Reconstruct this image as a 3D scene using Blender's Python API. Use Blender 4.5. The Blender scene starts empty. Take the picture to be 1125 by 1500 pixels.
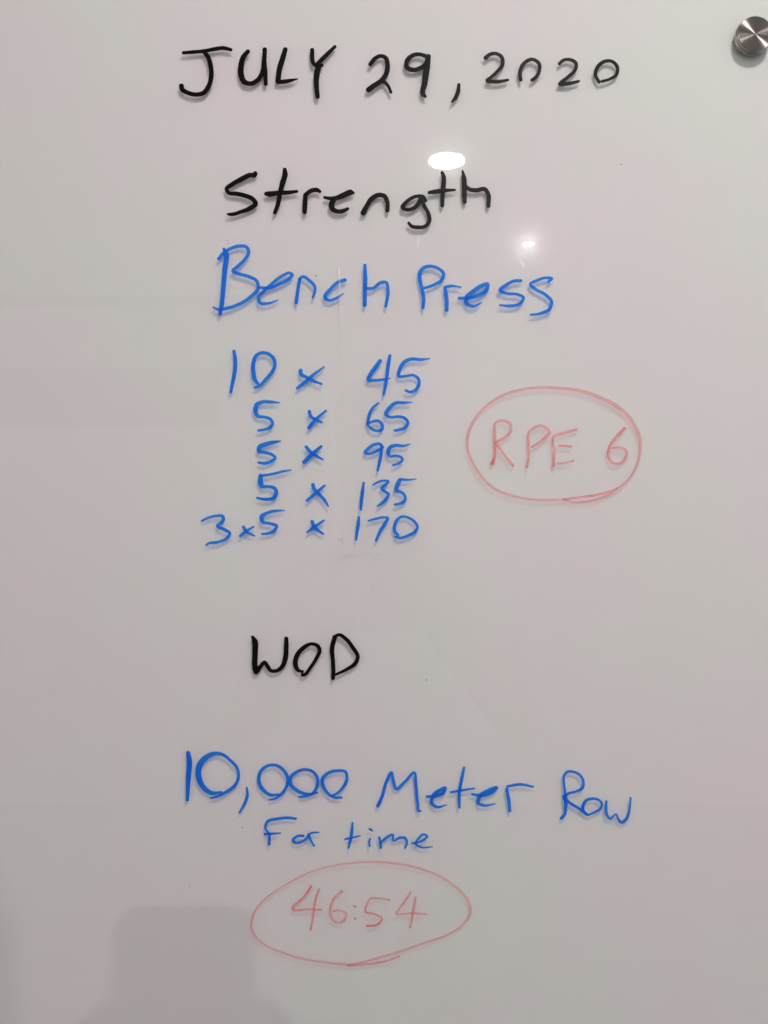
import bpy, bmesh, math, random
from mathutils import Vector, noise
random.seed(7)
S = bpy.context.scene
C = S.collection
MM = 0.00042                      # metres on the glass per photo pixel
CAMZ, DIST = 1.5, 0.476
def X(px): return (px - 562.5) * MM
def Z(py): return CAMZ + (750 - py) * MM

# ---------------------------------------------------------------- camera, world, exposure
cam_d = bpy.data.cameras.new('camera'); cam = bpy.data.objects.new('camera', cam_d); C.objects.link(cam)
cam.location = (0, -DIST, CAMZ); cam.rotation_euler = (math.radians(90), 0, 0)
cam_d.sensor_fit = 'VERTICAL'; cam_d.sensor_height = 36; cam_d.lens = 36 * (DIST / MM) / 1500
cam_d.clip_start = 0.01; cam_d.clip_end = 50
S.camera = cam
S.view_settings.view_transform = 'Standard'; S.view_settings.look = 'None'
S.view_settings.exposure = -0.2; S.view_settings.gamma = 1
W = bpy.data.worlds.new('World'); S.world = W; W.use_nodes = True
bgn = W.node_tree.nodes['Background']
bgn.inputs[0].default_value = (0.93, 0.95, 1.0, 1); bgn.inputs[1].default_value = 0.50
S.cycles.max_bounces = 8; S.cycles.transparent_max_bounces = 24
S.cycles.caustics_reflective = False; S.cycles.caustics_refractive = False
LAMPS = [  # x, y, lens radius, emission
    (0.34, -0.80, 0.054, 530.0),
    (0.195, -1.94, 0.056, 200.0),
    (0.59, -2.69, 0.020, 3900.0),
    (-1.95, -2.3, 0.060, 420.0),  # added fill lamp, evens out the dimmer left side of the board
]
CEIL = CAMZ + 1.1

# ---------------------------------------------------------------- node helpers
class NT:
    def __init__(s, name):
        s.m = bpy.data.materials.new(name); s.m.use_nodes = True
        s.t = s.m.node_tree; s.t.nodes.clear()
        s.out = s.t.nodes.new('ShaderNodeOutputMaterial')
    def n(s, typ, **kw):
        o = s.t.nodes.new(typ)
        for k, v in kw.items(): setattr(o, k, v)
        return o
    def l(s, a, b): s.t.links.new(a, b)
    def math(s, op, a, b=None, clamp=False):
        o = s.n('ShaderNodeMath', operation=op, use_clamp=clamp)
        for i, v in enumerate((a, b)):
            if v is None: continue
            if isinstance(v, (int, float)): o.inputs[i].default_value = v
            else: s.l(v, o.inputs[i])
        return o.outputs[0]
    def noise(s, vec, scale, detail=2, rough=.5):
        o = s.n('ShaderNodeTexNoise'); s.l(vec, o.inputs['Vector'])
        o.inputs['Scale'].default_value = scale; o.inputs['Detail'].default_value = detail
        o.inputs['Roughness'].default_value = rough
        return o
    def ramp(s, fac, stops):
        o = s.n('ShaderNodeValToRGB'); s.l(fac, o.inputs[0]); e = o.color_ramp.elements
        while len(e) < len(stops): e.new(0.5)
        for el, (p, c) in zip(e, stops):
            el.position = p; el.color = (*c, 1) if len(c) == 3 else c
        return o.outputs[0]

def principled(nt, col, rough=.5, metal=0):
    p = nt.n('ShaderNodeBsdfPrincipled')
    if col is not None: p.inputs['Base Color'].default_value = (*col, 1)
    p.inputs['Roughness'].default_value = rough; p.inputs['Metallic'].default_value = metal
    nt.l(p.outputs[0], nt.out.inputs[0])
    return p

def paint(name, col, rough=.6, amount=.06, scale=6, bump=0.0):
    nt = NT(name); p = principled(nt, None, rough)
    tc = nt.n('ShaderNodeTexCoord'); nz = nt.noise(tc.outputs['Object'], scale, 5)
    a = tuple(c * (1 - amount) for c in col); b = tuple(min(1, c * (1 + amount)) for c in col)
    nt.l(nt.ramp(nz.outputs[0], [(.3, a), (.7, b)]), p.inputs['Base Color'])
    if bump:
        bn = nt.n('ShaderNodeBump'); bn.inputs['Strength'].default_value = bump; bn.inputs['Distance'].default_value = .002
        n2 = nt.noise(tc.outputs['Object'], scale * 40, 3); nt.l(n2.outputs[0], bn.inputs['Height'])
        nt.l(bn.outputs[0], p.inputs['Normal'])
    return nt.m

# coating behind the glass: white enamel in which light spreads sideways
def coating_mat():
    nt = NT('white_back_coating'); p = principled(nt, None, 1.0)
    p.subsurface_method = 'BURLEY'
    tc = nt.n('ShaderNodeTexCoord')
    nz = nt.noise(tc.outputs['Object'], 7.0, 3, .55)
    gr = nt.noise(tc.outputs['Object'], 1300.0, 2, .7)
    base = nt.ramp(nz.outputs[0], [(.32, (.85, .765, .805)), (.5, (.825, .783, .79)), (.68, (.805, .81, .78))])
    mm = nt.n('ShaderNodeMixRGB', blend_type='MULTIPLY'); mm.inputs[0].default_value = 1
    nt.l(base, mm.inputs[1]); nt.l(nt.ramp(gr.outputs[0], [(.3, (.96, .96, .96)), (.7, (1, 1, 1))]), mm.inputs[2])
    nt.l(mm.outputs[0], p.inputs['Base Color'])
    p.inputs['Subsurface Weight'].default_value = 0.42
    p.inputs['Subsurface Radius'].default_value = (1.0, 0.95, 0.95)
    p.inputs['Subsurface Scale'].default_value = 0.016
    p.inputs['Specular IOR Level'].default_value = 0
    return nt.m

def glass_mat():
    nt = NT('clear_glass')
    tc = nt.n('ShaderNodeTexCoord')
    fr = nt.n('ShaderNodeFresnel'); fr.inputs['IOR'].default_value = 1.52
    tr = nt.n('ShaderNodeBsdfTransparent'); tr.inputs[0].default_value = (.985, .993, .988, 1)
    g1 = nt.n('ShaderNodeBsdfGlossy'); g1.inputs['Roughness'].default_value = 0.0
    g2 = nt.n('ShaderNodeBsdfGlossy'); g2.inputs['Roughness'].default_value = 0.10
    # finger film: a little of the reflection is blurred, in smears
    mp = nt.n('ShaderNodeMapping'); mp.inputs['Scale'].default_value = (3.0, 1, 1.1); mp.inputs['Rotation'].default_value = (0, .5, 0)
    nt.l(tc.outputs['Object'], mp.inputs[0])
    nz = nt.noise(mp.outputs[0], 5, 5, .6)
    film = nt.ramp(nz.outputs[0], [(.35, (.07, .07, .07)), (.75, (.13, .13, .13))])
    mg = nt.n('ShaderNodeMixShader'); nt.l(film, mg.inputs[0]); nt.l(g1.outputs[0], mg.inputs[1]); nt.l(g2.outputs[0], mg.inputs[2])
    bf = nt.n('ShaderNodeNewGeometry')
    fac = nt.math('MULTIPLY', fr.outputs[0], nt.math('SUBTRACT', 1.0, bf.outputs['Backfacing']))
    mx = nt.n('ShaderNodeMixShader'); nt.l(fac, mx.inputs[0]); nt.l(tr.outputs[0], mx.inputs[1]); nt.l(mg.outputs[0], mx.inputs[2])
    nt.l(mx.outputs[0], nt.out.inputs[0])
    return nt.m

# dry-wipe ink film. UV: u = metres along the stroke, v = 0..1 across it; attribute 'ink' = how much ink lies there
def ink_mat(name, thin, thick, see, lo, hi, rough):
    nt = NT(name)
    uv = nt.n('ShaderNodeUVMap'); uv.uv_map = 'stroke'
    sep = nt.n('ShaderNodeSeparateXYZ'); nt.l(uv.outputs[0], sep.inputs[0])
    at = nt.n('ShaderNodeAttribute', attribute_name='ink')
    tc = nt.n('ShaderNodeTexCoord')
    mp = nt.n('ShaderNodeMapping'); mp.inputs['Scale'].default_value = (90, 7, 1); nt.l(uv.outputs[0], mp.inputs[0])
    streak = nt.noise(mp.outputs[0], 1.0, 3, .6).outputs[0]
    grain = nt.noise(tc.outputs['Object'], 1500, 2, .6).outputs[0]
    patch = nt.noise(tc.outputs['Object'], 60, 2, .5).outputs[0]
    e = nt.math('ABSOLUTE', nt.math('SUBTRACT', sep.outputs[1], .5))
    edge = nt.math('MULTIPLY', nt.math('POWER', nt.math('MULTIPLY', e, 2.0), 4.0), .22)
    d = nt.math('ADD', nt.math('MULTIPLY', streak, .42), nt.math('MULTIPLY', grain, .18))
    d = nt.math('ADD', d, nt.math('MULTIPLY', patch, .55))
    d = nt.math('ADD', d, edge)
    d = nt.math('ADD', d, nt.math('SUBTRACT', at.outputs['Fac'], 1.0))
    col = nt.ramp(d, [(.35, thin), (.85, thick)])
    p = nt.n('ShaderNodeBsdfPrincipled'); nt.l(col, p.inputs['Base Color'])
    p.inputs['Roughness'].default_value = rough; p.inputs['Specular IOR Level'].default_value = .12
    tr = nt.n('ShaderNodeBsdfTransparent'); tr.inputs[0].default_value = (*see, 1)
    mr = nt.n('ShaderNodeMapRange'); mr.clamp = True
    nt.l(d, mr.inputs['Value'])
    mr.inputs['From Min'].default_value = .2; mr.inputs['From Max'].default_value = .9
    mr.inputs['To Min'].default_value = lo; mr.inputs['To Max'].default_value = hi
    mx = nt.n('ShaderNodeMixShader'); nt.l(mr.outputs[0], mx.inputs[0]); nt.l(tr.outputs[0], mx.inputs[1]); nt.l(p.outputs[0], mx.inputs[2])
    nt.l(mx.outputs[0], nt.out.inputs[0])
    return nt.m

def steel_mat(name, radial):
    nt = NT(name); p = principled(nt, (.34, .31, .29), .27, 1.0)
    tc = nt.n('ShaderNodeTexCoord')
    if radial:
        sp = nt.n('ShaderNodeSeparateXYZ'); nt.l(tc.outputs['Object'], sp.inputs[0])
        r = nt.math('SQRT', nt.math('ADD', nt.math('POWER', sp.outputs[0], 2.0), nt.math('POWER', sp.outputs[1], 2.0)))
        cb = nt.n('ShaderNodeCombineXYZ'); nt.l(nt.math('MULTIPLY', r, 5500.0), cb.inputs[0])
        nz = nt.noise(cb.outputs[0], 1.0, 3, .7)
        tg = nt.n('ShaderNodeTangent', direction_type='RADIAL', axis='Z'); nt.l(tg.outputs[0], p.inputs['Tangent'])
        p.inputs['Anisotropic'].default_value = 0.985; p.inputs['Anisotropic Rotation'].default_value = 0.25
        p.inputs['Roughness'].default_value = .22
    else:
        mp = nt.n('ShaderNodeMapping'); mp.inputs['Scale'].default_value = (1, 1, 60); nt.l(tc.outputs['Object'], mp.inputs[0])
        nz = nt.noise(mp.outputs[0], 60.0, 3, .7)
    nt.l(nt.ramp(nz.outputs[0], [(.3, (.30, .265, .245)), (.7, (.52, .48, .46))]), p.inputs['Base Color'])
    bn = nt.n('ShaderNodeBump'); bn.inputs['Strength'].default_value = .10; bn.inputs['Distance'].default_value = .0001
    nt.l(nz.outputs[0], bn.inputs['Height']); nt.l(bn.outputs[0], p.inputs['Normal'])
    return nt.m

def emit_mat(name, strength):
    nt = NT(name); e = nt.n('ShaderNodeEmission'); e.inputs[0].default_value = (1, .952, .925, 1); e.inputs[1].default_value = strength
    nt.l(e.outputs[0], nt.out.inputs[0]); return nt.m

# ---------------------------------------------------------------- object helpers
def link(name, me, mat, parent=None, loc=(0, 0, 0), rot=(0, 0, 0)):
    if isinstance(me, bmesh.types.BMesh):
        bm = me; me = bpy.data.meshes.new(name); bm.to_mesh(me); bm.free()
    o = bpy.data.objects.new(name, me); C.objects.link(o)
    if mat and not me.materials: me.materials.append(mat)
    o.location = loc; o.rotation_euler = rot
    if parent: o.parent = parent
    return o
def empty(name, loc=(0, 0, 0), parent=None, rot=(0, 0, 0)):
    o = bpy.data.objects.new(name, None); C.objects.link(o); o.location = loc; o.rotation_euler = rot
    o.empty_display_size = .02
    if parent: o.parent = parent
    return o
def tag(o, label=None, cat=None, group=None, kind=None):
    for k, v in (('label', label), ('category', cat), ('group', group), ('kind', kind)):
        if v: o[k] = v
    return o
def box(x0, x1, y0, y1, z0, z1, bevel=0):
    bm = bmesh.new(); bmesh.ops.create_cube(bm, size=1)
    for v in bm.verts:
        v.co = ((x0 + x1) / 2 + v.co.x * (x1 - x0), (y0 + y1) / 2 + v.co.y * (y1 - y0), (z0 + z1) / 2 + v.co.z * (z1 - z0))
    if bevel: bmesh.ops.bevel(bm, geom=bm.edges[:], offset=bevel, segments=2, affect='EDGES', profile=.5)
    return bm
def lathe(profile, n=64):           # profile of (r, z); r = 0 closes the end
    bm = bmesh.new(); rings = []
    for r, z in profile:
        if r < 1e-7: rings.append([bm.verts.new((0, 0, z))])
        else: rings.append([bm.verts.new((r * math.cos(2 * math.pi * i / n), r * math.sin(2 * math.pi * i / n), z)) for i in range(n)])
    for a, b in zip(rings, rings[1:]):
        for i in range(n):
            j = (i + 1) % n
            if len(a) == 1 and len(b) == 1: continue
            if len(a) == 1: bm.faces.new((a[0], b[i], b[j]))
            elif len(b) == 1: bm.faces.new((a[i], a[j], b[0]))
            else: bm.faces.new((a[i], a[j], b[j], b[i]))
    bmesh.ops.recalc_face_normals(bm, faces=bm.faces)
    return bm
def smooth(o, ang=35):
    for p in o.data.polygons: p.use_smooth = True
    try: o.data.set_sharp_from_angle(angle=math.radians(ang))
    except Exception: pass
    return o

# ---------------------------------------------------------------- setting
tag(link('wall', box(-2.6, 2.2, .040, .16, 0, CEIL), paint('wall_paint', (.62, .60, .57), .7, .03, 3, .1)), kind='structure')
tag(link('rear_wall', box(-2.6, 2.2, -3.62, -3.5, 0, CEIL), paint('rear_wall_paint', (.72, .70, .68), .7, .03, 3, .1)), kind='structure')
tag(link('ceiling', box(-2.6, 2.2, -3.62, .16, CEIL, CEIL + .1), paint('ceiling_paint', (.74, .73, .71), .8, .02, 3)), kind='structure')
tag(link('floor', box(-2.6, 2.2, -3.62, .16, -.08, 0), paint('floor_rubber', (.12, .12, .125), .7, .25, 30)), kind='structure')

tag(link('ceiling_beam', box(-2.6, -.85, -3.5, -3.44, CEIL - .055, CEIL - .0005), paint('beam_paint', (.03, .03, .03), .6)), kind='structure')
tag(link('wall_panel', box(-2.2, -.85, -3.499, -3.47, 1.94, 2.237), paint('panel_paint', (.10, .095, .09), .6)), kind='structure')
trim_m = paint('lamp_trim', (.75, .75, .73), .4, .02)
for i, (lx, ly, lr, ls) in enumerate(LAMPS):
    t = empty('recessed_downlight', (lx, ly, CEIL))
    where = ['nearest the glass board, throwing the writing\'s shadows', 'mirrored as the white oval above the word Strength',
             'small and far, mirrored as the glaring spot right of Strength', 'added at the left as fill light, outside every reflection'][i]
    tag(t, 'round recessed ceiling downlight ' + where, 'ceiling lamp', 'downlights recessed in the ceiling')
    tr = link('trim', lathe([(lr, -.001), (lr + .003, -.0045), (lr + .013, -.004), (lr + .016, -.0005), (lr, -.0005)], 48), trim_m, t)
    smooth(tr)
    bm = lathe([(0, -.0052), (lr * .9995, -.0052), (lr * .9995, -.003), (0, -.003)], 48)
    link('lens', bm, emit_mat('lamp_lens_light', ls), t)

# ---------------------------------------------------------------- glass board
GX0, GX1, GZ0, GZ1, DEPTH = -.62, .290, .70, CAMZ + .345, .0022
board = empty('glass_whiteboard', ((GX0 + GX1) / 2, 0, GZ0))
tag(board, 'large frameless glass whiteboard covered with a handwritten black, blue and red workout', 'whiteboard')
inv = -board.location
glass = glass_mat()
bm = box(GX0, GX1, 0, DEPTH, GZ0, GZ1)
bmesh.ops.delete(bm, geom=[f for f in bm.faces if f.normal.y > .9], context='FACES_ONLY')
tag(link('glass_pane', bm, glass, board, inv))
link('back_coating', box(GX0, GX1, DEPTH + .0001, DEPTH + .022, GZ0, GZ1), coating_mat(), board, inv)

# ---------------------------------------------------------------- steel standoff that holds the glass
so = empty('standoff_bolt', (X(1101.5), -.0002, Z(56)), rot=(math.radians(92.9), 0, math.radians(1.4)))     # local +Z points at the viewer
tag(so, 'round brushed steel standoff bolt holding the glass board at its upper right corner', 'bolt')
R0, H0 = .01115, .0043
cap = smooth(link('cap', lathe([(0, H0 - .0012), (R0 - .0011, H0 - .0012), (R0, H0 - .0019), (R0, .0004), (R0 - .0006, 0.0001), (0, .0001)], 96), steel_mat('turned_steel_side', False), so), 25)
bmf = lathe([(0, H0), (R0 - .0009, H0), (R0 - .0004, H0 - .0003), (R0 - .0004, H0 - .0011), (0, H0 - .0011)], 96)
smooth(link('face_plate', bmf, steel_mat('turned_steel_face', True), so), 25)
link('barrel', lathe([(0, -.0402), (.0095, -.0402), (.0095, -.0244), (0, -.0244)], 48), bpy.data.materials['turned_steel_side'], so)

# ---------------------------------------------------------------- handwriting
INK = {
    'black': ink_mat('black_dry_wipe_ink', (.006, .005, .0045), (.002, .0017, .0015), (.10, .10, .11), .95, .998, .30),
    'blue':  ink_mat('blue_dry_wipe_ink', (.045, .36, 1.0), (.006, .15, .84), (.045, .33, .96), .14, .66, .42),
    'red':   ink_mat('red_dry_wipe_ink', (.97, .34, .34), (.80, .12, .11), (.99, .66, .67), .06, .78, .5),
}
def crom(P, step=1.4):
    """centripetal-ish Catmull-Rom through (x, y, w, d) points, in photo pixels"""
    if len(P) == 1: P = [P[0], (P[0][0] + .6, P[0][1] + .3, P[0][2], P[0][3])]
    Q = [tuple(2 * a - b for a, b in zip(P[0], P[1]))] + P + [tuple(2 * a - b for a, b in zip(P[-1], P[-2]))]
    out = []
    for i in range(1, len(Q) - 2):
        p0, p1, p2, p3 = Q[i - 1:i + 3]
        L = math.hypot(p2[0] - p1[0], p2[1] - p1[1]); n = max(1, int(L / step))
        l0 = max(.1, math.hypot(p1[0] - p0[0], p1[1] - p0[1])); l2 = max(.1, math.hypot(p3[0] - p2[0], p3[1] - p2[1]))
        for k in range(n):
            t = k / n; h00 = 2*t**3 - 3*t*t + 1; h10 = t**3 - 2*t*t + t; h01 = -2*t**3 + 3*t*t; h11 = t**3 - t*t
            v = []
            for c in range(4):
                m1 = ((p2[c] - p1[c]) / max(L, .1) * l0 + (p1[c] - p0[c]) / l0 * L) / (l0 + L) * L
                m2 = ((p3[c] - p2[c]) / l2 * L + (p2[c] - p1[c]) / max(L, .1) * l2) / (L + l2) * L
                if c >= 2: v.append(p1[c] * (1 - t) + p2[c] * t)
                else: v.append(h00 * p1[c] + h10 * m1 + h01 * p2[c] + h11 * m2)
            out.append(v)
    out.append(list(P[-1]))
    return out
CROSS = (-1, -.72, -.3, .3, .72, 1)
DOME = (.0, .55, .95, .95, .55, .0)
def stroke(bm, uvl, inkl, P, level):
    pts = crom(P); n = len(pts); sd = random.random() * 50
    # wobble of a hand-held nib
    for i, p in enumerate(pts):
        wob = noise.noise(Vector((sd, i * .17, 0))); p[2] *= 1 + .05 * wob
        p[2] *= 1 + .02 * math.sin(i * 1.7 + sd)
    tang = []
    for i in range(n):
        a = pts[max(0, i - 1)]; b = pts[min(n - 1, i + 1)]
        t = Vector((b[0] - a[0], b[1] - a[1])); tang.append(t.normalized() if t.length > 1e-6 else Vector((1, 0)))
    rows = []; L = 0
    def row(cx, cy, t, hw, u, ink):
        nn = Vector((-t.y, t.x)); r = []
        for c, dm in zip(CROSS, DOME):
            x = cx + nn.x * hw * c; y = cy + nn.y * hw * c
            v = bm.verts.new((X(x), -.00003 - level * .000030 - .000018 * dm - u * .0000012 / MM * .0, Z(y)))
            r.append((v, u, .5 + .5 * c, ink))
        rows.append(r)
    def cap(i, sgn, u):
        p = pts[i]; t = tang[i]; hw = p[2] / 2; seq = []
        for a in (80, 60, 40, 20):
            off = math.sin(math.radians(a)) * hw * .92; seq.append((off, math.cos(math.radians(a)) * hw))
        if sgn > 0: seq = seq[::-1]
        for off, w in seq: row(p[0] + sgn * t.x * off, p[1] + sgn * t.y * off, t, w, u + sgn * off * MM, p[3] + .10)
    cap(0, -1, 0)
    for i, p in enumerate(pts):
        if i: L += math.hypot(p[0] - pts[i-1][0], p[1] - pts[i-1][1]) * MM
        row(p[0], p[1], tang[i], p[2] / 2, L, p[3] + (.10 if i > n - 4 else 0))
    cap(n - 1, 1, L)
    u0 = random.random() * 10
    for a, b in zip(rows, rows[1:]):
        for k in range(len(CROSS) - 1):
            q = (a[k], a[k+1], b[k+1], b[k])
            try: f = bm.faces.new([e[0] for e in q])
            except ValueError: continue
            for lp, e in zip(f.loops, q): lp[uvl].uv = (e[1] + u0, e[2])
            f.smooth = True
            for e in q: e[0][inkl] = e[3]
def letter(kind, color, reg, strokes, parent, off=(0, 0), dens=None):
    x0, y0, s = reg; bm = bmesh.new()
    uvl = bm.loops.layers.uv.new('stroke'); inkl = bm.verts.layers.float.new('ink')
    for k, st in enumerate(strokes):
        P = []
        for p in st:
            d = p[3] if len(p) > 3 else 1.0
            P.append((x0 + p[0] / s, y0 + p[1] / s, p[2] / s, d))
        stroke(bm, uvl, inkl, P, k)
    for f in bm.faces:
        f.normal_update()
        if f.normal.y > 0: f.normal_flip()
    return link(kind, bm, INK[color], parent, tuple(-c for c in off))
NL = [0]
def word(label, color, reg, items, kind='written_word'):
    cx = reg[0] + 40; w = empty(kind, (0, 0, 0), board)
    # origin at the first letter's first point
    f = items[0][1][0][0]; px, py = reg[0] + f[0] / reg[2], reg[1] + f[1] / reg[2]
    wl = Vector((X(px), -NL[0] * 0.0, Z(py))); w.location = wl - board.location
    w['label'] = label
    for k, strokes in items: letter(k, color, reg, strokes, w, wl)
    return w
R1=(240,50,4.018); R2=(520,50,2.8125); R3=(310,210,5.1136); R4=(500,210,4.6875); R5=(300,350,4.018); R6=(580,340,4.327)
R8=(280,500,5.1136); R9=(280,640,5.1136); R10=(500,500,7.03125); R11=(500,640,7.03125); R12=(670,550,3.879); R13=(350,910,5.625)
R14=(250,1080,4.018); R15=(540,1100,4.327); R16=(800,1110,7.5); R17=(370,1180,4.018); R18=(350,1250,3.125)
word('word JULY in thick black capitals', 'black', R1, [
 ('letter', [[(115,110,20),(170,106,22),(235,100,22),(300,88,24),(350,82,24),(395,92,20)],
   [(235,100,26),(262,140,28),(276,190,28),(279,250,28),(262,310,28),(232,347,28),(190,356,26),(140,345,26),(108,325,30),(103,304,30)]]),
 ('letter', [[(495,102,26),(468,135,30),(455,185,34),(455,240,34),(475,282,32),(510,292,28),(550,272,28),(580,225,28),(590,160,28),(594,90,26)],
   [(594,90,24),(592,160,26),(597,230,28),(600,295,22)], [(598,297,16),(610,294,8)]]),
 ('letter', [[(715,90,28),(700,140,32),(682,200,32),(672,278,30)], [(672,282,24),(710,280,28),(750,272,20),(787,264,8)]]),
 ('letter', [[(873,92,24),(873,130,26),(880,170,24),(900,188,22),(930,184,22)], [(1007,74,20),(970,110,24),(930,150,28),(895,185,22)],
   [(910,190,36),(900,240,34),(898,300,30),(905,370,26)]])])
word('number 29 in thick black marker', 'black', R2, [
 ('digit', [[(63,125,18),(80,103,18),(105,90,16),(125,97,18),(134,125,20),(130,160,20),(110,190,20),(75,215,22),(55,230,22)],
   [(60,228,22),(90,205,18),(115,195,16),(135,212,14),(148,240,12)]]),
 ('digit', [[(300,95,18),(270,84,16),(240,87,18),(215,110,20),(213,135,20),(240,148,20),(270,140,20),(295,120,20),(302,95,18)],
   [(302,92,22),(295,140,28),(288,200,24),(282,250,20),(290,258,12)]]),
 ('comma', [[(428,208,14),(424,240,18),(412,265,16),(399,280,8)]])])
word('number 2020 in black marker, the zeros left open at the bottom', 'black', R2, [
 ('digit', [[(538,98,18),(555,84,16),(580,80,14),(602,92,17),(608,125,16),(590,150,15),(560,178,14),(545,190,16)], [(545,194,16),(590,196,16),(630,189,11)]]),
 ('digit', [[(682,188,16),(680,155,16),(695,122,16),(730,104,15),(757,120,16),(758,155,15),(742,180,15),(728,190,13)]]),
 ('digit', [[(842,122,14),(858,108,14),(885,105,14),(910,120,16),(908,145,15),(885,170,14),(850,198,16)], [(845,205,20),(885,203,16),(922,194,11)]]),
 ('digit', [[(1005,198,14),(990,165,15),(1000,135,16),(1030,112,15),(1060,113,14),(1080,135,15),(1078,165,14),(1050,185,12),(1016,195,12)]])])
w = word('word Strength in thick black marker', 'black', R3, [
 ('letter', [[(326,222,30),(328,236,32),(290,238,38),(220,270,38),(150,310,34),(112,342,30),(125,368,28),(190,378,34),(250,392,34),(310,420,36),(330,452,36),(290,485,36),(220,513,30),(150,532,28),(122,531,18)]]),
 ('letter', [[(547,195,30),(550,230,42),(530,300,40),(512,380,36),(495,460,34),(473,520,28)], [(407,378,30),(430,380,44),(500,372,36),(580,368,32),(640,360,22)]]),
 ('letter', [[(702,390,36),(700,450,36),(697,515,34)], [(705,385,34),(740,358,34),(790,350,34),(812,362,24)]]),
 ('letter', [[(845,405,22),(880,412,28),(930,410,34),(990,388,44),(1045,368,44),(1062,372,22)], [(915,420,40),(898,460,44),(905,490,40),(940,510,34),(980,508,34),(1020,490,24)]])])
for k, st in [('letter', [[(150,478,38),(175,430,32),(210,380,36),(255,355,32),(295,362,32),(315,400,30),(317,462,28)]]),
 ('letter', [[(580,395,22),(560,370,34),(520,363,24),(480,378,26),(440,410,28),(420,440,30),(445,455,26),(490,448,28),(525,420,30),(545,380,30)],
   [(550,380,28),(570,430,26),(600,490,28),(605,530,28),(575,570,26),(525,577,28),(480,567,24),(462,546,20)]]),
 ('letter', [[(692,200,22),(702,230,32),(700,300,34),(695,360,32),(693,428,26)], [(603,338,24),(640,333,32),(700,325,30),(780,320,16)]]),
 ('letter', [[(832,188,14),(842,240,34),(845,300,36),(845,360,34),(848,402,28)], [(850,295,28),(885,318,28),(930,322,30),(985,315,30),(1008,350,32),(1010,433,26)]])]:
    letter(k, 'black', R4, st, w, w.location + board.location)
word('word Bench in tall blue marker', 'blue', R5, [
 ('letter', [[(112,58,16),(125,90,32),(118,180,30),(108,300,28),(98,400,26),(90,442,20)],
   [(82,118,20),(108,85,20),(150,58,20),(205,42,20),(248,50,20),(258,80,20),(235,120,18),(190,165,20),(165,188,20),(200,205,20),(260,222,20),(305,248,20),(315,285,20),(270,340,20),(200,385,20),(130,408,20),(80,415,16),(50,402,11)]]),
 ('letter', [[(318,286,16),(380,288,18),(440,265,20),(495,235,20),(515,210,18),(500,200,16),(460,215,18),(400,260,20),(345,310,20),(315,350,20),(325,375,20),(370,380,16),(430,360,7,1.2)]]),
 ('letter', [[(558,235,20),(550,290,20),(538,375,22)], [(556,240,18),(575,222,18),(615,245,18),(648,285,18),(645,320,16),(635,345,12)]]),
 ('letter', [[(825,242,22),(785,255,20),(740,295,20),(708,345,22),(725,360,20),(775,348,16),(815,322,7,1.2)]]),
 ('letter', [[(942,155,20),(945,250,24),(943,300,24),(942,390,22)], [(945,292,18),(990,290,18),(1035,258,20),(1065,255,18),(1078,300,20),(1065,398,16)]])])
word('word Press in blue marker', 'blue', R6, [
 ('letter', [[(172,480,20),(176,420,22),(165,360,22),(152,300,24),(152,255,26),(180,225,24),(225,217,20),(270,232,20),(302,265,22),(295,295,22),(240,335,20),(180,355,16)]]),
 ('letter', [[(322,495,24),(322,430,24),(312,360,24)], [(310,350,20),(350,342,18),(412,350,9)]]),
 ('letter', [[(398,420,20),(450,418,24),(530,398,24),(575,365,26),(580,330,24),(545,340,26),(490,375,26),(445,420,28),(450,455,24),(490,470,20),(543,446,7)]]),
 ('letter', [[(792,308,20),(750,310,20),(700,335,22),(660,370,22),(700,388,18),(770,395,18),(808,415,20),(790,450,20),(720,468,20),(658,463,12)]]),
 ('letter', [[(965,316,16),(988,295,20),(950,290,18),(890,308,20),(852,330,18),(890,365,20),(945,395,20),(985,440,22),(975,485,22),(920,515,20),(852,525,12)]])])
XX = 'small blue multiplication cross '
word('number 10 in blue marker, first row of the list', 'blue', R8, [
 ('digit', [[(320,74,26),(330,130,28),(330,200,30),(315,290,28),(297,380,22)]]),
 ('digit', [[(500,318,24),(480,290,30),(467,230,32),(467,160,30),(485,110,28),(530,86,26),(580,95,26),(620,135,28),(628,180,24),(605,230,26),(555,290,26),(510,335,24),(473,348,12,1.2)]])])
word(XX + 'in the first row after 10', 'blue', R8, [('cross_stroke', [[(820,218,30),(820,240,28),(870,272,26),(920,298,24),(978,320,16)], [(795,352,24),(860,300,28),(930,240,22),(995,192,12,1.2)]])])
word('number 5 in blue marker, second row left', 'blue', R8, [('digit', [[(663,460,9,1.2),(600,455,24),(530,455,26),(492,475,34),(482,520,36),(500,560,26),(550,567,22),(595,585,24),(610,615,24),(590,645,24),(545,662,22),(502,668,18,1.15)]])])
word(XX + 'in the second row before 65', 'blue', R8, [('cross_stroke', [[(885,525,26),(895,560,26),(940,590,22),(980,608,14)], [(882,648,28,1.15),(930,590,28),(1010,520,16)]])])
word('number 5 in blue marker, third row left', 'blue', R9, [('digit', [[(668,32,12,1.2),(610,42,30,1.1),(550,58,36),(510,80,34),(505,102,30),(560,118,22),(610,135,24),(630,155,22),(600,182,22),(550,198,24),(505,192,20)]])])
word(XX + 'in the third row before 95', 'blue', R9, [('cross_stroke', [[(862,75,26),(885,105,28),(925,135,24),(988,170,12,1.2)], [(845,190,30,1.15),(905,130,32,1.1),(975,70,20)]])])
word('number 5 in blue marker with a long top bar, fourth row left', 'blue', R9, [('digit', [[(750,248,10),(690,258,18),(600,280,20),(525,290,20)], [(520,292,34),(520,340,44),(530,368,32),(580,372,22),(625,385,28),(638,420,32,1.1),(620,455,30,1.2),(560,468,24,1.3),(492,457,15,1.2)]])])
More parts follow.
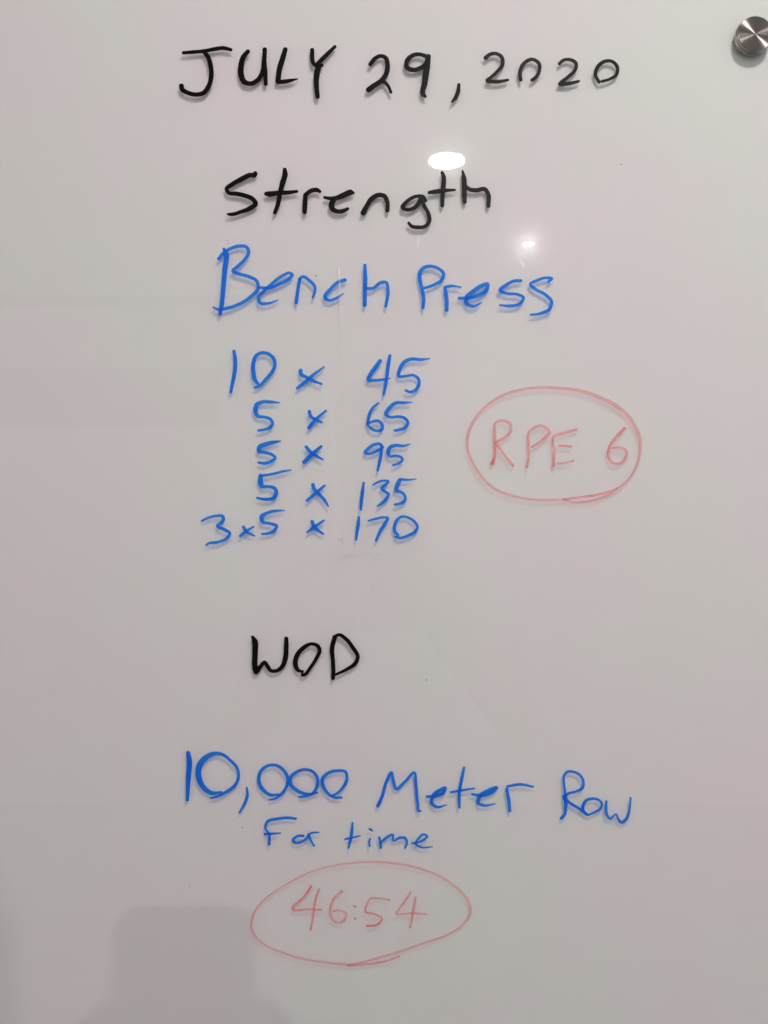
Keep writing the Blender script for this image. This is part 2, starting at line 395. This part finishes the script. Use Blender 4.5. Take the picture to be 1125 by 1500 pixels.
word(XX + 'in the fourth row before 135', 'blue', R9, [('cross_stroke', [[(912,357,28),(920,385,28),(960,430,26),(1000,475,24),(1027,520,12,1.2)], [(867,477,22),(940,415,26),(1000,365,18)]])])
word('blue 3x5 at the left of the last row', 'blue', R9, [
 ('digit', [[(80,630,18),(130,605,18),(190,592,20),(238,595,24),(240,625,28),(195,668,20),(240,690,24),(290,725,24),(265,760,22),(190,790,22),(130,798,18),(113,812,16)]]),
 ('cross_stroke', [[(392,675,26),(410,705,26),(475,742,12)], [(367,743,22),(415,705,22),(468,673,14)]]),
 ('digit', [[(700,552,8),(640,553,20),(570,570,24),(528,600,36),(535,635,26),(590,648,22),(640,670,26),(625,700,24),(580,722,22),(530,727,16)]])])
word(XX + 'in the last row before 170', 'blue', R9, [('cross_stroke', [[(905,632,26),(920,670,32),(990,728,14,1.15)], [(870,714,18),(930,670,26),(993,626,16)]])])
word('number 45 in blue marker', 'blue', R10, [
 ('digit', [[(400,202,42),(350,270,42),(300,340,42),(278,398,38),(340,402,30),(420,395,28),(503,383,14)], [(500,147,34),(485,240,38),(470,360,34),(450,480,34),(436,552,24)]]),
 ('digit', [[(910,178,14),(820,188,30),(710,185,36),(640,220,38),(605,280,38),(592,360,32),(660,358,28),(750,352,28),(795,390,34),(800,440,34),(765,500,34),(710,522,30),(663,506,26)]])])
word('number 65 in blue marker', 'blue', R10, [
 ('digit', [[(383,637,24),(330,680,30),(290,750,36),(272,850,30)], [(268,850,22),(320,828,28),(380,820,30),(420,860,36),(415,910,36),(370,922,26),(310,900,30),(272,862,20)]]),
 ('digit', [[(728,627,12),(640,632,30),(560,635,36),(500,680,40),(460,755,38),(500,780,28),(590,775,28),(650,790,32),(685,835,34),(660,885,34),(600,910,32),(550,920,26)]])])
word('number 95 in blue marker', 'blue', R11, [
 ('digit', [[(425,110,30),(400,75,32),(350,75,32),(290,110,34),(245,165,32),(280,175,24),(350,152,28),(405,125,28)], [(417,95,30),(408,190,34),(392,270,32),(375,348,24)]]),
 ('digit', [[(708,75,12,1.2),(640,92,26),(560,88,36),(505,105,40),(482,160,42),(495,195,28),(560,195,28),(615,210,28),(630,235,28),(595,270,26),(532,291,24)]])])
word('number 135 in blue marker', 'blue', R11, [
 ('digit', [[(230,473,24,1.1),(218,570,36,1.15),(205,690,34,1.1),(202,750,24)]]),
 ('digit', [[(327,494,20),(380,465,26),(450,450,24),(485,455,24),(450,495,34),(415,530,34),(440,555,28),(485,595,32),(470,630,34,1.1),(420,680,34,1.1),(372,714,18)]]),
 ('digit', [[(772,433,10),(690,442,22),(610,438,30)], [(602,443,40),(575,500,48),(565,550,38),(620,570,30),(655,610,30),(655,655,32),(610,685,32),(551,698,28)]])])
word('number 170 in blue marker', 'blue', R11, [
 ('digit', [[(180,828,28),(175,900,38,1.1),(160,990,32),(153,1062,20,1.15)]]),
 ('digit', [[(278,864,20),(360,842,26),(440,828,24),(478,832,26),(450,890,36,1.1),(400,970,34),(357,1068,24)]]),
 ('digit', [[(585,1012,28),(552,975,34),(548,920,36),(570,860,34),(620,822,26),(680,828,24),(750,870,28),(785,930,28),(760,975,34),(690,1015,32),(610,1040,30),(552,1025,20)]])])
def dn(st, v): return [[(p[0], p[1], p[2], (p[3] if len(p) > 3 else v)) for p in s] for s in st]
word('letters RPE in thin red marker', 'red', R12, [
 ('letter', dn([[(197,500,22,1.3),(207,480,17,1.1),(212,400,15),(213,330,14),(217,268,13),(255,257,14),(300,275,15),(305,310,15),(270,350,14),(215,382,13)], [(220,385,13),(270,455,14),(318,515,13)]], .84)),
 ('letter', dn([[(395,522,15,1.05),(405,460,14),(405,390,14),(408,320,14),(440,295,15),(490,288,15),(522,325,16),(490,360,15),(422,408,11)]], .84)),
 ('letter', dn([[(678,307,15,.95),(610,325,14),(545,350,14),(550,430,14),(548,515,15,1.0)], [(578,398,13,1.0),(648,404,12)], [(571,500,13,.9),(600,498,11),(660,485,11)]], .84))])
word('number 6 in thin red marker', 'red', R12, [('digit', dn([[(950,300,16,1.1),(900,350,15),(865,405,15),(857,455,14),(880,495,14),(915,502,14),(955,470,15),(960,430,15),(930,410,13),(880,412,11)]], .88))])
word('pale red oval drawn round RPE 6', 'red', R12, [('ring', dn([[(605,705,12),(500,707,12),(400,702,12),(300,680,12),(220,648,13),(150,590,13),(95,510,14),(62,430,15),(56,370,16),(75,290,15),(115,225,14),(180,160,14),(270,108,15),(370,80,15),(480,68,15),(580,72,16),(700,88,18),(800,122,20),(890,165,20),(960,220,20),(1010,290,20),(1038,370,18),(1038,430,16),(1020,510,14),(980,580,13),(920,635,12),(860,675,12),(800,700,11),(740,716,10),(660,720,10),(614,708,11)],
   [(605,703,12,.95),(700,692,12,.85),(790,678,12,.85),(860,660,12),(912,637,7)]], .70))], 'drawn_oval')
word('letters WOD in thick black marker', 'black', R13, [
 ('letter', [[(112,130,28),(130,165,50),(133,250,48),(135,400,44),(140,420,40)], [(145,415,42),(180,370,34),(210,338,30),(235,370,34),(265,408,30),(310,408,30),(355,375,36),(382,310,42),(390,220,40),(390,142,36)]]),
 ('letter', [[(525,415,18),(490,405,34),(465,350,42),(475,290,40),(530,220,36),(600,187,28),(650,205,34),(665,240,34),(640,300,30),(590,380,28),(540,440,28),(520,446,24),(528,408,14)]]),
 ('letter', [[(790,130,40),(768,220,38),(775,330,34),(778,430,34),(775,470,32)], [(785,130,28),(825,112,28),(880,145,32),(940,220,34),(980,295,32),(960,345,34),(890,395,28),(795,440,20)]])])
word('number 10,000 in bold blue marker', 'blue', R14, [
 ('digit', [[(103,92,26,1.2),(110,140,34,1.25),(105,230,30,1.2),(98,370,20,1.1)]]),
 ('digit', dn([[(300,323,13),(240,328,26,1.1),(190,290,30,1.2),(165,230,34,1.15),(168,170,36,1.1),(200,125,34),(250,98,26),(300,100,20),(350,135,18),(390,180,18),(400,230,18),(380,280,20),(330,320,20),(280,345,16),(235,358,10)]], 1.05)),
 ('comma', [[(448,297,13),(452,340,18),(435,390,18),(404,445,11)]]),
 ('digit', dn([[(640,336,12),(590,340,20),(545,310,22),(520,260,22),(530,200,20),(570,168,18),(620,165,18),(665,195,20),(690,245,20),(680,295,18),(650,335,18),(610,362,12),(580,368,9)]], 1.08)),
 ('digit', dn([[(865,325,12),(810,335,18),(755,320,22),(705,270,24),(705,240,22),(740,205,18),(790,190,18),(840,205,18),(865,245,20),(862,290,20),(835,330,16),(790,348,14),(755,350,10)]], 1.08)),
 ('digit', dn([[(1005,355,14),(970,355,17),(930,335,18),(900,290,22),(892,250,22),(920,215,20),(980,197,18),(1030,205,18),(1038,240,18),(1010,300,18),(970,335,14),(945,345,11)]], 1.05))])
word('word Meter in blue marker', 'blue', R15, [
 ('letter', dn([[(58,350,22),(85,290,22),(115,190,20),(145,137,20),(155,180,20),(175,240,20),(230,195,18),(288,137,18),(300,220,20),(312,340,20),(320,382,18),(334,378,8)]], 1.06)),
 ('letter', dn([[(370,290,18),(430,285,20),(475,262,24),(488,234,18),(450,250,24),(405,290,24),(400,330,22),(430,355,20),(493,343,7,1.2)]], 1.06)),
 ('letter', dn([[(605,105,16),(590,180,20),(575,270,20),(575,358,16)], [(522,262,16),(590,250,16),(670,237,11)]], 1.06)),
 ('letter', dn([[(655,275,14),(710,282,22),(780,262,24),(813,232,20),(760,250,24),(700,295,24),(695,330,22),(730,345,18),(803,334,7)]], 1.06)),
 ('letter', dn([[(895,380,20),(888,310,22),(875,240,20)], [(880,225,18),(960,212,18),(1043,227,13)]], 1.03))])
word('word Row in blue marker', 'blue', R16, [
 ('letter', dn([[(165,665,36),(200,630,34),(215,550,36),(215,470,42),(210,400,30),(195,270,28),(195,200,28),(235,155,32),(300,155,28),(370,190,30),(410,270,30),(400,330,32),(330,370,28),(240,395,30),(195,430,42)], [(200,450,42),(260,495,34),(380,570,30),(450,628,26)]], 1.08)),
 ('letter', dn([[(460,628,26),(410,590,36,1.2),(405,530,38,1.2),(440,470,34,1.1),(500,450,28),(570,460,28),(612,505,28),(600,555,28),(540,595,28),(472,626,22)]], 1.06)),
 ('letter', dn([[(662,477,24),(658,560,34),(670,630,30),(700,670,30),(740,640,22),(768,617,16),(790,670,26),(825,710,34),(875,680,34),(910,600,28),(922,520,24),(928,437,20)]], 1.08))])
word('small word For in blue marker', 'blue', R17, [
 ('letter', dn([[(255,78,14),(210,72,17),(150,78,18),(85,98,18),(75,130,14),(98,168,14)], [(72,168,16),(120,165,14),(165,162,8)], [(100,165,18),(98,228,17)]], 1.08)),
 ('letter', dn([[(300,178,14),(265,180,16),(238,205,17),(250,218,15),(290,212,15),(320,190,15),(330,167,13)]], 1.06)),
 ('letter', dn([[(330,170,14),(345,210,15),(362,238,12)], [(328,172,12),(350,160,13),(390,158,9)]], 1.03))])
word('small word time in blue marker', 'blue', R17, [
 ('letter', dn([[(588,102,13),(585,150,18),(575,210,17),(565,250,11)], [(545,198,13),(590,188,13),(633,178,8)]], 1.05)),
 ('letter', dn([[(692,195,12),(686,215,13),(690,240,11)], [(688,137,12),(703,147,13)]], 1.05)),
 ('letter', dn([[(745,187,13),(752,220,17),(755,248,15)], [(752,222,13),(790,187,17),(825,172,15),(828,207,12),(865,190,16),(898,192,17),(908,220,15),(898,250,11)]], 1.05)),
 ('letter', dn([[(940,222,13),(970,218,12),(1010,200,13),(1028,180,13),(1010,170,13),(975,195,13),(960,225,13),(985,243,13),(1058,243,7)]], 1.05))])
word('time 46:54 in thin red marker', 'red', R18, [
 ('digit', dn([[(330,150,11,1.2),(318,170,10,1.15),(300,195,10),(250,258,10,1.1),(256,260,9,1.1),(310,256,9),(378,258,8)], [(368,163,10),(352,210,10),(340,290,10),(328,350,9)]], .92)),
 ('digit', dn([[(472,173,11),(440,200,10),(420,245,10),(422,290,10),(455,318,10),(485,300,11),(490,275,10),(465,262,8),(430,265,8)]], .88)),
 ('colon', dn([[(528,243,12),(533,243,12)], [(533,297,10),(531,300,10)]], .92)),
 ('digit', dn([[(690,213,7),(640,206,9),(600,210,10),(585,235,10),(580,266,10),(620,278,8),(655,298,10),(635,325,10,1.05),(585,333,9,1.2)]], .90)),
 ('digit', dn([[(786,178,10),(755,225,9),(722,276,9),(790,274,8),(858,279,7)], [(808,200,10),(800,260,10),(785,340,8)]], .88))])
word('pale red oval drawn round 46:54', 'red', R18, [('ring', dn([[(497,511,11,.85),(400,500,10),(300,485,10),(200,455,9),(130,425,9),(80,385,10),(57,340,10),(60,300,10),(90,240,9),(150,185,8),(230,135,8),(330,85,8),(430,57,8),(530,43,8),(640,40,9),(740,50,9),(830,70,9),(920,105,9),(1000,160,9),(1050,220,11),(1060,270,11),(1030,320,9),(960,370,9),(850,410,9),(750,445,10),(650,475,10),(560,500,9),(500,512,10)],
   [(500,513,10,.85),(580,508,9,.80),(660,497,8,.95),(735,472,7,1.0)]], .68))], 'drawn_oval')
# ink specks on the glass
for (px, py, r) in [(463, 404, 1.4), (910, 241, 1.3), (355, 1212, 1.2), (333, 352, .9), (334, 357, .8), (625, 996, 1.1), (278, 1299, 1.0)]:
    r *= .75
    o = link('ink_speck', lathe([(0, .00004), (r * MM * .7, .00004), (r * MM, 0)], 10), INK['black'], board, Vector((X(px), -.00003, Z(py))) - board.location, (math.radians(90), 0, 0))

# pale glossy films that paint faint reflections and streaks on the glass
def glint_mat():
    nt = NT('painted_glint'); tr = nt.n('ShaderNodeBsdfTransparent'); df = nt.n('ShaderNodeBsdfGlossy'); df.inputs[0].default_value = (.95, .95, .95, 1); df.inputs[1].default_value = .34
    uv = nt.n('ShaderNodeUVMap'); uv.uv_map = 'stroke'; sep = nt.n('ShaderNodeSeparateXYZ'); nt.l(uv.outputs[0], sep.inputs[0])
    at = nt.n('ShaderNodeAttribute', attribute_name='ink')
    e = nt.math('MULTIPLY', nt.math('ABSOLUTE', nt.math('SUBTRACT', sep.outputs[1], .5)), 2.0)
    f = nt.math('MULTIPLY', nt.math('SUBTRACT', 1.0, e), at.outputs['Fac'], clamp=True)
    mx = nt.n('ShaderNodeMixShader'); nt.l(f, mx.inputs[0]); nt.l(tr.outputs[0], mx.inputs[1]); nt.l(df.outputs[0], mx.inputs[2]); nt.l(mx.outputs[0], nt.out.inputs[0])
    return nt.m
INK['pale_glint'] = glint_mat()
P0 = (0, 0, 1)
for st in ([(496.5,394,4,.5),(498,430,5,.25),(499,480,6,.17),(501,525,6,.0)], [(497,790,7,.1),(500,791,9,.3),(504,794,7,.1)],
           [(488,818,5,.0),(505,816,8,.22),(530,813,5,.18),(556,812,3,.0)], [(758,372,6,.0),(762,380,6,.08),(766,388,6,.06)],
           [(612,342,5,0),(613,352,6,.12),(612,360,5,0)]):
    f = st[0]; loc = Vector((X(f[0]), 0, Z(f[1])))
    letter('pale_glint', 'pale_glint', P0, [st], board, (0, 0, 0)).location = inv

# ---------------------------------------------------------------- person taking the photograph, whose shadow falls on the board
def flat(name, col, rough=.7): return paint(name, col, rough, .12, 25)
skin_m, shirt_m, trouser_m, hair_m, shoe_m = (flat('skin', (.50, .31, .23), .5), flat('shirt_cloth', (.55, .55, .57)), flat('trouser_cloth', (.035, .04, .055)), flat('hair', (.03, .02, .015), .6), flat('shoe_rubber', (.05, .05, .05), .5))
def skinned(name, mat, pts, edges, parent, sub=2):
    me = bpy.data.meshes.new(name); me.from_pydata([p[:3] for p in pts], edges, [])
    o = link(name, me, mat, parent, -parent.location)
    md = o.modifiers.new('skin', 'SKIN'); sv = me.skin_vertices[0].data
    for i, p in enumerate(pts):
        r = p[3]; sv[i].radius = (r if not isinstance(r, tuple) else r); 
    sv[0].use_root = True
    m2 = o.modifiers.new('sub', 'SUBSURF'); m2.levels = m2.render_levels = sub
    return o
per = empty('person', (0, -.98, 0))
tag(per, 'person in grey shirt standing before the board, holding up a phone to photograph it', 'person')
def q(x, y, z, r): return (x, y, z, (r, r) if not isinstance(r, tuple) else r)
B = [q(0,-1.0,.93,(.14,.10)), q(0,-1.0,1.10,(.13,.09)), q(0,-.985,1.28,(.15,.10)), q(-.005,-.965,1.395,(.075,.065)), q(-.012,-.935,1.475,(.052,.052)), q(-.018,-.905,1.56,(.062,.068)), q(-.02,-.885,1.625,(.074,.088)), q(-.02,-.895,1.675,(.066,.078))]
E = [(i, i+1) for i in range(7)]
PX = .0065                                             # the phone's middle
for s_ in (-1, 1):
    b = len(B)
    B += [q(s_*.155,-.965,1.365,.05), q(s_*.215,-.86,1.20,.042), q(s_*.235,-.80,1.135,.04), q(s_*.15,-.66,1.25,.036), q(PX+s_*.065,-.535,1.352,.026), q(PX+s_*.055,-.507,1.385,(.030,.016)), q(PX+s_*.050,-.499,1.412,(.030,.014))]
    E += [(3, b)] + [(b+i, b+i+1) for i in range(6)]
    w = b + 6
    for k in range(4):                                 # fingers lie on the phone's back, thumb on its screen side
        n0 = len(B); zz = 1.435 - k*.017; ln = (.9, 1.0, .95, .75)[k]
        B += [q(PX+s_*.052,-.492,zz,.0085), q(PX+s_*.043,-.4775,zz+.004,.008), q(PX+s_*(.043-.022*ln),-.4735,zz+.004,.0075)]
        E += [(w, n0), (n0, n0+1), (n0+1, n0+2)]
    n0 = len(B)
    B += [q(PX+s_*.052,-.512,1.425,.011), q(PX+s_*.036,-.506,1.447,.0095), q(PX+s_*.020,-.5045,1.462,.0085)]
    E += [(b+5, n0), (n0, n0+1), (n0+1, n0+2)]
for s_ in (-1, 1):
    b = len(B)
    B += [q(s_*.09,-1.0,.88,.085), q(s_*.10,-.97,.49,.058), q(s_*.10,-1.0,.30,.055), q(s_*.10,-1.02,.09,.036), q(s_*.12,-.90,.045,(.04,.03))]
    E += [(0, b)] + [(b+i, b+i+1) for i in range(4)]
body = skinned('body', skin_m, B, E, per)
sh = [q(0,-1.0,.90,(.16,.12)), q(0,-1.0,1.10,(.15,.108)), q(0,-.985,1.28,(.172,.118)), q(-.003,-.97,1.375,(.10,.085)), q(-.008,-.955,1.415,(.066,.066))]
se = [(i, i+1) for i in range(4)]
for s_ in (-1, 1):
    b = len(sh); sh += [q(s_*.165,-.965,1.365,.062), q(s_*.212,-.875,1.225,.056)]; se += [(3, b), (b, b+1)]
skinned('shirt', shirt_m, sh, se, per)
tp = [q(0,-1.0,.95,(.165,.125))]; te = []
for s_ in (-1, 1):
    b = len(tp); tp += [q(s_*.095,-1.0,.86,.10), q(s_*.10,-.97,.49,.074), q(s_*.10,-1.015,.12,.062)]; te += [(0, b), (b, b+1), (b+1, b+2)]
skinned('trousers', trouser_m, tp, te, per)
for s_ in (-1, 1): skinned('shoe', shoe_m, [q(s_*.10,-1.05,.055,(.045,.05)), q(s_*.11,-.97,.05,(.045,.04)), q(s_*.122,-.86,.038,(.045,.032))], [(0,1),(1,2)], per)
skinned('hair', hair_m, [q(-.02,-.945,1.56,(.055,.045)), q(-.02,-.935,1.64,(.078,.070)), q(-.02,-.905,1.692,(.076,.080)), q(-.02,-.86,1.695,(.06,.05))], [(0,1),(1,2),(2,3)], per)
skinned('nose', skin_m, [q(-.02,-.80,1.64,.006), q(-.02,-.785,1.615,.009)], [(0,1)], per, 2)
eye_m, lip_m = flat('eye', (.05, .04, .035), .2), flat('lip', (.42, .18, .15), .5)
for s_ in (-1, 1):
    link('eye', lathe([(0, .010), (.006, .008), (.010, 0)], 16), eye_m, per, Vector((-.02 + s_*.030, -.806, 1.635)) - per.location, (math.radians(-90), 0, 0))
    skinned('ear', skin_m, [q(-.02+s_*.080,-.895,1.64,(.006,.014)), q(-.02+s_*.079,-.893,1.61,(.006,.010))], [(0,1)], per)
skinned('mouth', lip_m, [q(-.040,-.808,1.58,.004), q(-.02,-.801,1.58,.006), q(0,-.808,1.58,.004)], [(0,1),(1,2)], per)

ph = empty('smartphone', (PX, -.4895, 1.425))
tag(ph, 'dark smartphone held upright in both hands in front of the board', 'phone')
pm = flat('phone_shell', (.03, .03, .035), .3)
bm = box(-.035, .035, -.004, .004, -.075, .0745)
bmesh.ops.bevel(bm, geom=[e for e in bm.edges if abs(e.verts[0].co.y - e.verts[1].co.y) > .004], offset=.011, segments=6, affect='EDGES', profile=.5)
link('shell', bm, pm, ph)
link('screen', box(-.0315, .0315, -.0046, -.0041, -.066, .0655), flat('phone_screen', (.02, .02, .022), .08), ph)
link('camera_bump', box(-.016, .014, .0041, .0060, .048, .068, .0008), pm, ph)
